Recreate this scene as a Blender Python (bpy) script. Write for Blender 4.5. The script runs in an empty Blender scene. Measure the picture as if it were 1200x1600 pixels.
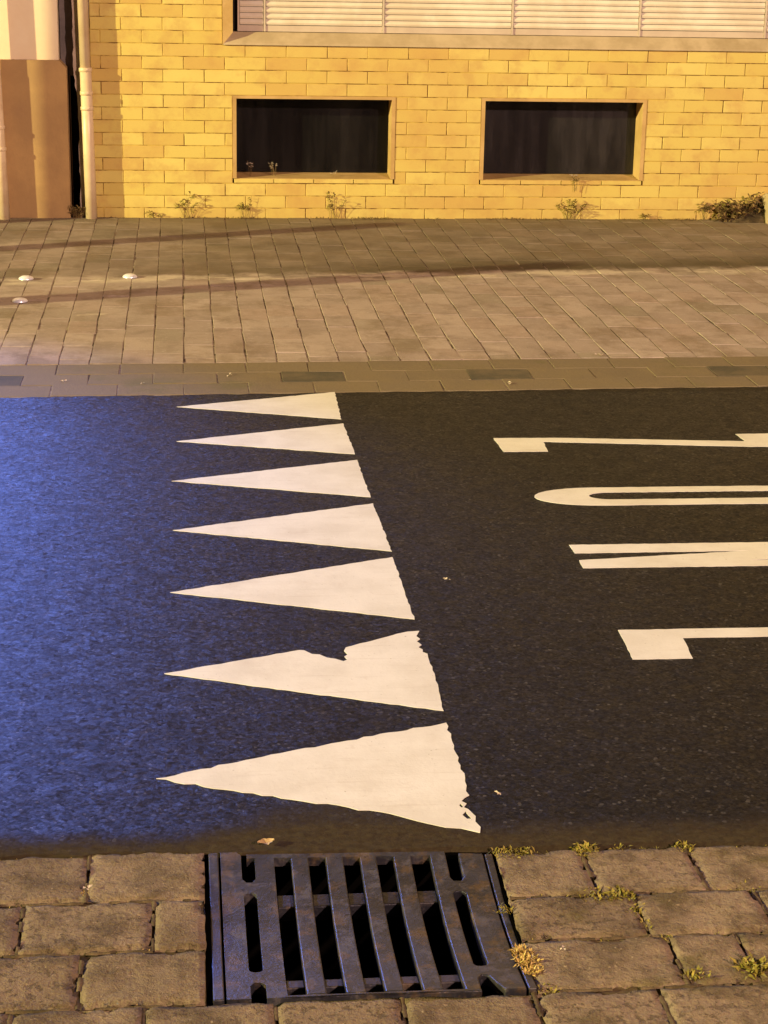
import bpy, math, random
from mathutils import Matrix, Vector
from mathutils.geometry import tessellate_polygon
R = math.radians
S = bpy.context.scene
C = S.collection
rnd = random.Random(11)

# ------------------------------------------------------------------ camera
cd = bpy.data.cameras.new('camera'); cam = bpy.data.objects.new('camera', cd); C.objects.link(cam)
cd.sensor_fit = 'VERTICAL'; cd.sensor_height = 36.0; cd.sensor_width = 27.0; cd.lens = 67.5
cd.clip_start = .05; cd.clip_end = 400
def aim(pitch, yaw, roll, h):
    f = Vector((math.sin(yaw)*math.cos(pitch), math.cos(yaw)*math.cos(pitch), -math.sin(pitch)))
    r0 = Vector((math.cos(yaw), -math.sin(yaw), 0)); d0 = f.cross(r0)
    r = math.cos(roll)*r0 - math.sin(roll)*d0; d = math.sin(roll)*r0 + math.cos(roll)*d0
    m = Matrix((r, -d, -f)).transposed().to_4x4(); m.translation = (0, 0, h)
    cam.matrix_world = m
aim(R(17.195), R(6.1907), R(1.1459), 1.7)
S.camera = cam

# ------------------------------------------------------------------ night sky and street lamps
w = bpy.data.worlds.new('World'); S.world = w; w.use_nodes = True
nt = w.node_tree; bg = nt.nodes['Background']
sky = nt.nodes.new('ShaderNodeTexSky'); sky.sky_type = 'NISHITA'; sky.sun_disc = False
sky.sun_elevation = R(-4); sky.sun_rotation = R(250)
nt.links.new(sky.outputs[0], bg.inputs[0]); bg.inputs[1].default_value = 0.05
S.view_settings.view_transform = 'Standard'; S.view_settings.look = 'None'
S.view_settings.exposure = 0; S.view_settings.gamma = 1; S.view_settings.use_curve_mapping = False

def lamp(name, loc, power, col, radius, target=None, cone=None, blend=.5):
    l = bpy.data.lights.new(name, 'SPOT' if cone else 'POINT')
    l.energy = power; l.color = col; l.shadow_soft_size = radius
    o = bpy.data.objects.new(name, l); C.objects.link(o); o.location = loc
    if cone:
        l.spot_size = R(cone); l.spot_blend = blend
        o.rotation_euler = (Vector(target)-Vector(loc)).to_track_quat('-Z', 'Y').to_euler()
    return o
lamp('street_lamp_light', (-30, -1.7, 9), 84000, (1, .90, .42), .20)
lamp('street_lamp_light', (10, -12, 10), 23300, (1, .66, .54), .30)
lamp('cool_lamp_light', (-1.6, 10.7, 2.35), 1200, (.11, .24, 1), .10, (-.7, 4.4, 0), 44, .85)

# ------------------------------------------------------------------ node helpers
class NT:
    def __init__(s, name):
        s.m = bpy.data.materials.new(name); s.m.use_nodes = True
        s.t = s.m.node_tree; s.b = s.t.nodes['Principled BSDF']
        s.co = s.n('ShaderNodeTexCoord').outputs['Object']
        s.geo = s.n('ShaderNodeNewGeometry')
    def n(s, typ, **kw):
        x = s.t.nodes.new(typ)
        for k, v in kw.items(): setattr(x, k, v)
        return x
    def put(s, sock, v):
        if isinstance(v, bpy.types.NodeSocket): s.t.links.new(v, sock)
        elif v is not None: sock.default_value = (tuple(v)+(1,))[:4] if isinstance(v, (tuple, list)) and sock.type == 'RGBA' else v
    def noise(s, scale, detail=4, rough=.55, vec=None, out=0):
        x = s.n('ShaderNodeTexNoise'); s.put(x.inputs['Vector'], vec or s.co)
        x.inputs['Scale'].default_value = scale; x.inputs['Detail'].default_value = detail; x.inputs['Roughness'].default_value = rough
        return x.outputs[out]
    def voro(s, scale, out='Distance', vec=None, feature='F1'):
        x = s.n('ShaderNodeTexVoronoi', feature=feature); s.put(x.inputs['Vector'], vec or s.co); x.inputs['Scale'].default_value = scale
        return x.outputs[out]
    def ramp(s, v, a, b, c=0., d=1.):
        x = s.n('ShaderNodeMapRange'); x.interpolation_type = 'SMOOTHSTEP'
        for i, q in enumerate((v, a, b, c, d)): s.put(x.inputs[i], q)
        return x.outputs[0]
    def math(s, op, a, b=None, c=None):
        x = s.n('ShaderNodeMath', operation=op)
        for i, q in enumerate((a, b, c)): s.put(x.inputs[i], q)
        return x.outputs[0]
    def mix(s, f, a, b, mode='MIX'):
        x = s.n('ShaderNodeMix', data_type='RGBA', blend_type=mode)
        s.put(x.inputs[0], f); s.put(x.inputs[6], a); s.put(x.inputs[7], b)
        return x.outputs[2]
    def xyz(s, v=None):
        x = s.n('ShaderNodeSeparateXYZ'); s.put(x.inputs[0], v or s.co); return x.outputs
    def pos(s): return s.geo.outputs['Position']
    def scaled(s, sc, v=None):
        x = s.n('ShaderNodeMapping'); s.put(x.inputs[0], v or s.co); x.inputs['Scale'].default_value = sc; return x.outputs[0]
    def bump(s, h, strength, dist, normal=None):
        x = s.n('ShaderNodeBump'); x.inputs['Strength'].default_value = strength; x.inputs['Distance'].default_value = dist
        s.put(x.inputs['Height'], h); s.put(x.inputs['Normal'], normal); return x.outputs[0]
    def rand(s, k=1.0):
        """one random number per piece, whether it is its own object or an island of a joined mesh"""
        oi = s.n('ShaderNodeObjectInfo')
        a = s.math('MULTIPLY', oi.outputs['Random'], 7.13*k); b = s.math('MULTIPLY', s.geo.outputs['Random Per Island'], 5.71*k)
        return s.math('FRACT', s.math('ADD', a, b))
    def done(s, col, rough=.8, normal=None, spec=.5, metal=0.):
        s.put(s.b.inputs['Base Color'], col); s.put(s.b.inputs['Roughness'], rough)
        s.put(s.b.inputs['Normal'], normal); s.put(s.b.inputs['Specular IOR Level'], spec); s.put(s.b.inputs['Metallic'], metal)
        return s.m
M = {}
def m_asphalt():
    n = NT('asphalt'); p = n.pos(); x, y, z = n.xyz(p)
    big = n.noise(1.1, 5, .6, p); mid = n.noise(14, 4, .6, p)
    cell = n.voro(150, 'Color', p); cell2 = n.voro(75, 'Color', p); gap = n.voro(150, 'Distance', p, 'DISTANCE_TO_EDGE')
    cx, cy, cz = n.xyz(cell)
    col = n.mix(n.ramp(big, .3, .7), (.0056, .0062, .0100), (.0090, .0096, .0150))  # base tinted blue to stand in for the cool lamp's wider light
    col = n.mix(n.ramp(mid, .4, .75, 0, .5), col, (.015, .0145, .018))
    col = n.mix(n.math('MULTIPLY', n.ramp(n.noise(38, 4, .7, p), .62, .70), .8), col, (.002, .002, .0025))
    col = n.mix(n.math('MULTIPLY', cx, .4), col, (.004, .004, .005))
    col = n.mix(n.math('MULTIPLY', n.ramp(cy, .94, 1.0), .6), col, (.085, .08, .08))
    col = n.mix(n.ramp(gap, .0, .10, .7, 0), col, (.003, .003, .004))
    # washed-in dirt along the gutter and towards the drain
    wob = n.noise(5, 5, .65, p)
    edge = n.math('ADD', n.ramp(n.math('ADD', y, n.math('MULTIPLY', wob, -.16)), 3.23, 3.345, 1, 0), 0)
    ex = n.math('DIVIDE', n.math('SUBTRACT', x, .30), .30); ey = n.math('DIVIDE', n.math('SUBTRACT', y, 3.30), .24)
    rr = n.math('ADD', n.math('MULTIPLY', ex, ex), n.math('MULTIPLY', ey, ey))
    wash = n.ramp(n.math('ADD', rr, n.math('MULTIPLY', wob, .9)), .5, 1.6, .8, 0)
    far = n.ramp(n.math('ADD', y, n.math('MULTIPLY', wob, .09)), 6.98, 7.05, 0, .5)
    dirt = n.math('MINIMUM', n.math('ADD', n.math('ADD', edge, wash), far), 1)
    dc = n.mix(n.noise(60, 3, .6, p), (.03, .022, .012), (.085, .062, .034))
    col = n.mix(n.math('MULTIPLY', dirt, .85), col, dc)
    rough = n.math('ADD', n.ramp(mid, .2, .8, .44, .56), n.math('MULTIPLY', dirt, .4))
    sp = n.math('MULTIPLY', n.ramp(cz, .2, 1, .08, .17), n.math('SUBTRACT', 1, n.math('MULTIPLY', dirt, .85)))
    def tilt(c, k):
        v = n.n('ShaderNodeVectorMath', operation='SUBTRACT'); n.put(v.inputs[0], c); v.inputs[1].default_value = (.5, .5, .5)
        q = n.n('ShaderNodeVectorMath', operation='MULTIPLY'); n.put(q.inputs[0], v.outputs[0]); q.inputs[1].default_value = (k, k, 0); return q.outputs[0]
    v = n.n('ShaderNodeVectorMath', operation='ADD'); n.put(v.inputs[0], tilt(cell, .17)); n.put(v.inputs[1], tilt(cell2, .16))
    u = n.n('ShaderNodeVectorMath', operation='ADD'); n.put(u.inputs[0], v.outputs[0]); n.put(u.inputs[1], n.geo.outputs['Normal'])
    w_ = n.n('ShaderNodeVectorMath', operation='NORMALIZE'); n.put(w_.inputs[0], u.outputs[0])
    return n.done(col, rough, n.bump(n.math('ADD', n.math('MINIMUM', gap, .2), n.noise(200, 3, .7, p)), .3, .003, w_.outputs[0]), sp)
def m_paint():
    n = NT('road_paint'); p = n.pos()
    a = n.noise(6, 5, .6, p); f = n.noise(90, 3, .7, p)
    col = n.mix(n.ramp(a, .35, .7), (.74, .705, .645), (.65, .61, .54))
    col = n.mix(n.ramp(n.noise(28, 4, .7, p), .58, .78, 0, .35), col, (.5, .43, .34))
    col = n.mix(n.ramp(f, .66, .74, 0, .75), col, (.32, .27, .21))
    col = n.mix(n.ramp(n.noise(33, 5, .75, p), .70, .735, 0, .9), col, (.05, .045, .04))
    col = n.mix(n.ramp(n.noise(3.2, 5, .7, p), .50, .68, 0, .22), col, (.46, .39, .30))
    streak = n.noise(1, 4, .6, n.scaled((4, 60, 1), p))
    col = n.mix(n.ramp(streak, .56, .75, 0, .3), col, (.45, .38, .3))
    return n.done(col, .62, n.bump(f, .25, .002), .35)
def m_brick():
    n = NT('yellow_brick'); p = n.pos(); r = n.rand(); r2 = n.rand(3.3)
    sm = n.noise(9, 5, .6, p); fine = n.noise(160, 3, .6, p); blot = n.noise(1.3, 4, .6, p)
    col = n.mix(r, (.61, .465, .108), (.68, .55, .15))
    col = n.mix(n.ramp(r2, .62, 1, 0, .7), col, (.55, .355, .09))
    col = n.mix(n.ramp(blot, .42, .68, 0, .75), col, (.54, .335, .09))
    col = n.mix(n.ramp(sm, .44, .70, 0, .55), col, (.50, .30, .085))
    col = n.mix(n.ramp(fine, .62, .74, 0, .4), col, (.32, .19, .06))
    x, y, z = n.xyz(p)
    foot = n.ramp(n.math('ADD', z, n.math('MULTIPLY', n.noise(7, 5, .65, p), .3)), .1, .3, .55, 0)
    col = n.mix(foot, col, n.mix(n.noise(30, 4, .6, p), (.40, .25, .07), (.64, .48, .12)))
    return n.done(col, .58, n.bump(n.math('ADD', fine, n.math('MULTIPLY', sm, .6)), .2, .004), .4)
def m_mortar():
    n = NT('mortar'); p = n.pos()
    col = n.mix(n.ramp(n.noise(11, 5, .65, p), .36, .60), (.16, .085, .03), (.54, .38, .095))
    return n.done(col, .95, n.bump(n.noise(200, 2, .6, p), .3, .002), .1)
def m_paver():
    n = NT('paver_concrete'); p = n.pos(); x, y, z = n.xyz(p); r = n.rand(); r2 = n.rand(2.7)
    col = n.mix(r, (.325, .25, .22), (.415, .325, .285))
    col = n.mix(n.ramp(r2, .70, 1, 0, .6), col, (.35, .25, .21))
    col = n.mix(n.ramp(r2, .22, 0, 0, .6), col, (.24, .20, .15))
    sm = n.noise(7, 6, .65, p); st = n.noise(1.7, 5, .65, p)
    col = n.mix(n.ramp(sm, .42, .72, 0, .7), col, (.215, .16, .13))
    col = n.mix(n.ramp(n.noise(34, 3, .6, p), .55, .75, 0, .45), col, (.48, .40, .375))
    # shadow painted into the paving by the wall, pale grit along its edge
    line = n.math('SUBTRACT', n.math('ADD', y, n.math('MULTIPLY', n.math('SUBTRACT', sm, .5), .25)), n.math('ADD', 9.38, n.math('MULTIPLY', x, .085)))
    shade_strip = n.math('MULTIPLY', n.ramp(line, -.02, .10), n.ramp(x, -.6, .3, .35, 1))
    col = n.mix(n.math('MULTIPLY', shade_strip, .5), col, n.mix(st, (.07, .052, .02), (.19, .135, .06)))
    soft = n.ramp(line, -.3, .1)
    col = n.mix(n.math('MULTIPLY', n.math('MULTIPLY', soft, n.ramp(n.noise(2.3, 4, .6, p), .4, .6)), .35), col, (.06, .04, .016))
    shade_band = n.math('MULTIPLY', n.math('MULTIPLY', shade_strip, n.ramp(n.math('ADD', line, n.math('MULTIPLY', st, .5)), .35, .75, 1, 0)), n.ramp(x, .3, 1.2, .25, .75))
    col = n.mix(shade_band, col, (.06, .042, .018))
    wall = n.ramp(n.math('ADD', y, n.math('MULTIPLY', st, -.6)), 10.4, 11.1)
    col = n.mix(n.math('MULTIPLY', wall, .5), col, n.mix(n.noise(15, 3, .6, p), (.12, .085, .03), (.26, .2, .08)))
    grit = n.math('MULTIPLY', n.ramp(n.math('ABSOLUTE', n.math('ADD', line, .07)), .0, .13, 1, 0), n.ramp(n.noise(4.5, 5, .7, n.scaled((.5, 1, 1), p)), .42, .54))
    col = n.mix(n.math('MULTIPLY', grit, 1.), col, (.52, .43, .34))
    col = n.mix(n.ramp(n.noise(2.6, 6, .7, n.scaled((1, .7, 1), p)), .50, .66, 0, .5), col, (.17, .115, .065))
    # brown silt by the kerb
    silt = n.ramp(n.math('ADD', y, n.math('MULTIPLY', st, .55)), 7.85, 7.6)
    col = n.mix(n.math('MULTIPLY', silt, .5), col, (.22, .165, .10))
    pale = n.ramp(n.noise(3.1, 5, .7, n.scaled((.6, 1.2, 1), p)), .66, .73)
    col = n.mix(n.math('MULTIPLY', pale, .7), col, (.52, .43, .34))
    fine = n.noise(130, 3, .6, p)
    return n.done(col, .85, n.bump(n.math('ADD', fine, n.math('MULTIPLY', sm, 2)), .35, .004), .25)
def m_gutter():
    n = NT('gutter_stone'); p = n.pos(); x, y, z = n.xyz(p); r = n.rand(); r2 = n.rand(2.9)
    col = n.mix(r, (.20, .143, .086), (.265, .19, .118))
    col = n.mix(n.ramp(r2, .7, 1, 0, .7), col, (.22, .145, .095))
    sm = n.noise(9, 6, .65, p); sp = n.noise(75, 4, .7, p)
    col = n.mix(n.ramp(sm, .42, .66, 0, .85), col, (.105, .072, .036))
    col = n.mix(n.ramp(sp, .56, .72, 0, .75), col, (.075, .05, .026))
    col = n.mix(n.ramp(n.noise(110, 3, .6, p), .60, .72, 0, .6), col, (.40, .30, .19))
    col = n.mix(n.math('MULTIPLY', n.ramp(n.noise(3.3, 5, .7, p), .52, .66), n.ramp(x, .3, .75, .15, .7)), col, (.085, .066, .014))
    pit = n.math('MULTIPLY', n.ramp(n.noise(48, 4, .75, p), .46, .40), n.ramp(r2, .35, .85, .35, 1))
    col = n.mix(n.math('MULTIPLY', pit, .6), col, (.06, .04, .02))
    col = n.mix(n.ramp(n.noise(2.6, 5, .65, p), .52, .64, 0, .45), col, (.115, .078, .04))
    h = n.math('ADD', n.math('MULTIPLY', n.math('SUBTRACT', sp, n.math('MULTIPLY', pit, .9)), 1.0), n.math('ADD', n.math('MULTIPLY', sm, 2.2), n.math('MULTIPLY', n.noise(190, 2, .6, p), .4)))
    return n.done(col, .9, n.bump(h, .7, .007), .2)
def m_kerb():
    n = NT('silted_gutter_stone'); p = n.pos(); r = n.rand(); sm = n.noise(5, 6, .65, p)
    col = n.mix(r, (.175, .132, .086), (.195, .148, .098))
    col = n.mix(n.ramp(r, .84, .90, 0, .9), col, (.062, .058, .046))
    col = n.mix(n.ramp(sm, .38, .66, 0, .85), col, (.20, .15, .09))
    col = n.mix(n.ramp(n.noise(2.2, 5, .7, p), .54, .68, 0, .55), col, (.135, .118, .05))
    col = n.mix(n.ramp(n.noise(80, 3, .6, p), .62, .74, 0, .5), col, (.26, .2, .14))
    return n.done(col, .9, n.bump(n.noise(60, 4, .65, p), .4, .005), .2)
def m_bed(): 
    n = NT('joint_sand'); p = n.pos()
    col = n.mix(n.ramp(n.noise(6, 5, .7, p), .40, .62), (.04, .028, .016), (.125, .086, .045))
    col = n.mix(n.ramp(n.noise(3.1, 4, .6, p), .55, .7, 0, .6), col, (.06, .052, .014))
    return n.done(col, .95, n.bump(n.noise(90, 4, .7, p), .6, .006), .1)
def m_bed2():
    n = NT('paver_joint_sand'); p = n.pos()
    col = n.mix(n.ramp(n.noise(4, 5, .7, p), .40, .55), (.09, .065, .045), (.31, .245, .19))
    return n.done(col, .95, n.bump(n.noise(90, 4, .7, p), .6, .006), .1)
def m_iron():
    n = NT('cast_iron'); p = n.pos()
    a = n.noise(12, 5, .65, p); f = n.noise(140, 3, .65, p)
    col = n.mix(n.ramp(a, .35, .7), (.034, .033, .042), (.062, .060, .070))
    col = n.mix(n.ramp(n.noise(20, 5, .7, p), .50, .64, 0, .8), col, (.12, .078, .042))
    dirt = n.ramp(n.noise(26, 6, .75, p), .50, .62)
    col = n.mix(n.math('MULTIPLY', dirt, .32), col, n.mix(n.noise(60, 3, .6, p), (.05, .036, .022), (.125, .085, .05)))
    col = n.mix(n.ramp(n.noise(70, 3, .7, p), .62, .70, 0, .8), col, (.02, .017, .015))
    met = n.math('SUBTRACT', .55, n.math('MULTIPLY', dirt, .5))
    m = n.done(col, n.math('ADD', n.ramp(a, .3, .7, .36, .52), n.math('MULTIPLY', dirt, .12)), n.bump(n.math('ADD', n.math('MULTIPLY', f, 1.), a), .35, .003), .5)
    n.put(n.b.inputs['Metallic'], met); return m
def simple(name, a, b, scale, rough, bump=.2, spec=.4, metal=0., stain=None, dist=.003):
    n = NT(name); p = n.pos(); v = n.noise(scale, 5, .65, p)
    col = n.mix(n.ramp(v, .35, .68), a, b)
    if stain: col = n.mix(n.ramp(n.noise(scale*.35, 5, .7, p), .52, .7, 0, .7), col, stain)
    return n.done(col, rough, n.bump(n.noise(scale*12, 3, .6, p), bump, dist), spec, metal)
def m_glass(k=1.):
    n = NT('dirty_window_glass'); p = n.pos()
    out = n.t.nodes['Material Output']
    tr = n.n('ShaderNodeBsdfTransparent'); n.put(tr.inputs[0], (.30, .30, .30))
    mx = n.n('ShaderNodeMixShader'); v = n.noise(5, 5, .65, n.scaled((1.6, 1, .22), p))
    n.put(mx.inputs[0], n.ramp(v, .33, .75, .35, .85))
    n.done(n.mix(n.noise(22, 5, .7, p), (.018*k, .016*k, .021*k), (.044*k, .038*k, .034*k)), .22, n.bump(n.noise(3, 3, .5, p), .05, .01), .35)
    n.t.links.new(tr.outputs[0], mx.inputs[1]); n.t.links.new(n.b.outputs[0], mx.inputs[2]); n.t.links.new(mx.outputs[0], out.inputs[0])
    return n.m
def m_leaf(name, a, b):
    n = NT(name); col = n.mix(n.rand(), a, b)
    return n.done(col, .6, None, .3)
M['asphalt'] = m_asphalt(); M['paint'] = m_paint(); M['brick'] = m_brick(); M['mortar'] = m_mortar()
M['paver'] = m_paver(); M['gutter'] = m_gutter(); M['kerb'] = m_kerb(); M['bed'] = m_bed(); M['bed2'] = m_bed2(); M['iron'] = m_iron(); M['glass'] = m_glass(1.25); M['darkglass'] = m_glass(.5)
M['mossy'] = simple('dark_mossy_stone', (.078, .068, .050), (.140, .108, .070), 5, .9, .4, .2, 0, (.175, .132, .086))
M['frame'] = simple('window_reveal_render', (.46, .29, .10), (.56, .37, .15), 6, .75, .2, .3, 0, (.33, .19, .07))
M['sill'] = simple('window_sill_stone', (.40, .30, .17), (.52, .40, .24), 5, .7, .2, .3, 0, (.30, .21, .10))
M['slat'] = simple('cream_shutter', (.66, .56, .42), (.78, .70, .56), 4, .5, .1, .4, 0, (.58, .46, .34))
M['rail'] = simple('shutter_rail', (.50, .40, .30), (.58, .48, .36), 4, .5, .1, .4)
M['dark'] = simple('dark_recess', (.012, .010, .010), (.02, .017, .016), 5, .9, .1, .1)
M['flash'] = simple('grey_gap_lining', (.10, .085, .085), (.16, .13, .125), 5, .8, .1, .2)
M['curtain'] = simple('dingy_curtain', (.12, .105, .095), (.17, .15, .13), 9, .9, .1, .1, 0, (.10, .09, .08))
M['plinth'] = simple('brown_plinth_render', (.37, .23, .10), (.46, .29, .12), 3, .8, .4, .3, 0, (.30, .175, .10), .004)
M['render'] = simple('cream_render', (.78, .63, .42), (.82, .69, .48), 3, .85, .3, .2)
M['pipe'] = simple('cream_pipe_paint', (.66, .50, .30), (.74, .58, .38), 9, .4, .1, .5, 0, (.56, .36, .2))
M['filler'] = simple('gap_mortar', (.33, .25, .2), (.44, .34, .27), 9, .9, .6, .2)
M['stud'] = simple('polished_stud', (.80, .80, .90), (.88, .88, .98), 20, .3, .05, .5, .35)  # bluish tint painted in for cool light that misses the studs
M['pit'] = simple('pit_shade', (.0015, .0014, .0012), (.003, .0025, .002), 8, 1., .3, 0)  # near black: the darkness down the pit is put into the colour
M['post'] = simple('painted_steel', (.20, .20, .2), (.26, .26, .26), 9, .45, .05, .5, .3)
M['weed'] = m_leaf('weed_leaf', (.09, .07, .018), (.26, .17, .045))
M['dryweed'] = m_leaf('dry_weed', (.09, .06, .022), (.30, .19, .075))
M['moss'] = m_leaf('moss_green', (.16, .14, .018), (.36, .28, .05))
M['straw'] = m_leaf('straw', (.42, .28, .07), (.6, .42, .14))
M['litter'] = simple('pale_litter', (.6, .5, .36), (.72, .62, .48), 30, .8, .2, .2)
M['deadleaf'] = simple('dead_leaf', (.40, .26, .12), (.58, .42, .24), 40, .7, .3, .3)
M['soil'] = simple('washed_in_soil', (.075, .052, .028), (.17, .12, .065), 22, .95, .6, .1, 0, (.05, .042, .014), .004)
M['ground'] = simple('ground_soil', (.06, .05, .04), (.1, .08, .06), 1, .95, .2, .1)

# ------------------------------------------------------------------ mesh helpers
class MB:
    def __init__(s): s.v = []; s.f = []
    def add(s, vs, fs):
        o = len(s.v); s.v += [tuple(q) for q in vs]; s.f += [tuple(i+o for i in f) for f in fs]; return s
    def box(s, x0, x1, y0, y1, z0, z1):
        return s.add([(x, y, z) for z in (z0, z1) for y in (y0, y1) for x in (x0, x1)],
                     [(0, 2, 3, 1), (4, 5, 7, 6), (0, 1, 5, 4), (2, 6, 7, 3), (0, 4, 6, 2), (1, 3, 7, 5)])
    def block(s, x0, x1, y0, y1, z0, z1, c, jit=0., rot=0.):
        """paving stone: chamfered top, slightly uneven corners"""
        def J(): return rnd.uniform(-jit, jit)
        mx, my = (x0+x1)/2, (y0+y1)/2; cr, sr = math.cos(rot), math.sin(rot)
        base = [(x0+J(), y0+J()), (x1+J(), y0+J()), (x1+J(), y1+J()), (x0+J(), y1+J())]
        base = [(mx+(a-mx)*cr-(b-my)*sr, my+(a-mx)*sr+(b-my)*cr) for a, b in base]
        tz = [z1+J()*.4 for _ in range(4)]
        vs = [(a, b, z0) for a, b in base] + [(a, b, t-c) for (a, b), t in zip(base, tz)]
        for (a, b), t in zip(base, tz):
            vs.append((a+(c if a < mx else -c), b+(c if b < my else -c), t))
        fs = [(8, 9, 10, 11)]
        for i in range(4):
            j = (i+1) % 4; fs += [(i, j, 4+j, 4+i), (4+i, 4+j, 8+j, 8+i)]
        return s.add(vs, fs)
    def brick(s, x0, x1, yf, z0, z1, c=.0018, d=.02):
        """facing brick seen from -Y: front face chamfered"""
        b = [(x0, z0), (x1, z0), (x1, z1), (x0, z1)]; q = [(x0+c, z0+c), (x1-c, z0+c), (x1-c, z1-c), (x0+c, z1-c)]
        vs = [(a, yf+d, z) for a, z in b]+[(a, yf+c, z) for a, z in b]+[(a, yf, z) for a, z in q]
        fs = [(8, 9, 10, 11)]
        for i in range(4):
            j = (i+1) % 4; fs += [(i, j, 4+j, 4+i), (4+i, 4+j, 8+j, 8+i)]
        return s.add(vs, fs)
    def tube(s, pts, radii, n=10, cap=True):
        o = len(s.v); k = len(pts)
        for i, (p, r) in enumerate(zip(pts, radii)):
            a = Vector(pts[max(i-1, 0)]); b = Vector(pts[min(i+1, k-1)]); d = (b-a).normalized()
            u = d.cross(Vector((0, 1, 0)) if abs(d.y) < .9 else Vector((1, 0, 0))).normalized(); v = d.cross(u)
            for q in range(n):
                t = 2*math.pi*q/n; s.v.append(tuple(Vector(p)+u*(r*math.cos(t))+v*(r*math.sin(t))))
        for i in range(k-1):
            for q in range(n):
                a = o+i*n+q; b = o+i*n+(q+1) % n; s.f.append((a, b, b+n, a+n))
        if cap: s.f += [tuple(o+q for q in range(n))[::-1], tuple(o+(k-1)*n+q for q in range(n))]
        return s
    def prism(s, outer, holes, z0, zf):
        """vertical prism over a 2-D outline with holes; zf(x, y) is the top height"""
        loops = [outer]+holes
        tris = tessellate_polygon([[Vector((a, b, 0)) for a, b in l] for l in loops])
        flat = [q for l in loops for q in l]; k = len(flat); o = len(s.v)
        s.v += [(a, b, zf(a, b)) for a, b in flat]+[(a, b, zf(a, b)+z0) for a, b in flat]
        for t in tris:
            a, b, c = [flat[i] for i in t]
            if (b[0]-a[0])*(c[1]-a[1])-(b[1]-a[1])*(c[0]-a[0]) < 0: t = t[::-1]
            s.f += [tuple(o+i for i in t), tuple(o+k+i for i in t[::-1])]
        i0 = 0
        for li, l in enumerate(loops):
            m = len(l); ar = sum(l[i][0]*l[(i+1) % m][1]-l[(i+1) % m][0]*l[i][1] for i in range(m))
            for i in range(m):
                a, b = o+i0+i, o+i0+(i+1) % m
                q = (a, a+k, b+k, b); s.f.append(q if (ar > 0) == (li == 0) else q[::-1])
            i0 += m
        return s
    def mesh(s, name, mat, smooth=False):
        me = bpy.data.meshes.new(name); me.from_pydata(s.v, [], s.f); me.materials.append(mat)
        if smooth: me.polygons.foreach_set('use_smooth', [True]*len(me.polygons))
        me.update(); return me
    def obj(s, name, mat, parent=None, smooth=False): return link(name, s.mesh(name, mat, smooth), parent)
def link(name, me, parent=None, loc=None):
    o = bpy.data.objects.new(name, me); C.objects.link(o)
    if parent: o.parent = parent
    if loc: o.location = loc
    return o
def empty(name, loc=(0, 0, 0)):
    o = bpy.data.objects.new(name, None); C.objects.link(o); o.location = loc; return o
def tag(o, label=None, cat=None, group=None, kind=None):
    for k, v in (('label', label), ('category', cat), ('group', group), ('kind', kind)):
        if v: o[k] = v
    return o
def sub(poly, step, jit=0., rg=rnd, closed=True):
    out = []
    for i in range(len(poly)):
        a, b = poly[i], poly[(i+1) % len(poly)]; L = math.dist(a, b); k = max(1, int(L/step))
        nx, ny = -(b[1]-a[1])/max(L, 1e-9), (b[0]-a[0])/max(L, 1e-9)
        for j in range(k):
            t = j/k; d = rg.uniform(-jit, jit) if j else 0
            out.append((a[0]+(b[0]-a[0])*t+nx*d, a[1]+(b[1]-a[1])*t+ny*d))
    return out

WY = 11.30                                           # front of the brick wall
# ------------------------------------------------------------------ ground, road, beds
tag(MB().add([(-200, -200, -.62), (200, -200, -.62), (200, 200, -.62), (-200, 200, -.62)], [(0, 1, 2, 3)]).obj('ground', M['ground']),
    'bare dark soil under the street', None, None, 'structure')
def near_edge(x): return 3.305-.025*x if -1 < x < 2 else (3.33 if x <= -1 else 3.255)
def far_edge(x): return 6.948+.036*x if -3 < x < 5 else (6.84 if x <= -3 else 7.128)
road = MB()
xs = [-40, -3] + [i*.05-1.5 for i in range(91)] + [5, 40]
outline = [(x, near_edge(x)+(rnd.uniform(-.006, .006) if -1 < x < 2 else 0)) for x in xs]+[(x, far_edge(x)+(rnd.uniform(-.008, .008) if -2 < x < 3 else 0)) for x in reversed(xs)]
road.prism(outline, [], -.1, lambda x, y: 0.)
road = tag(road.obj('road', M['asphalt']), 'dark asphalt street with a faint blue sheen', None, None, 'structure')

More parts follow.
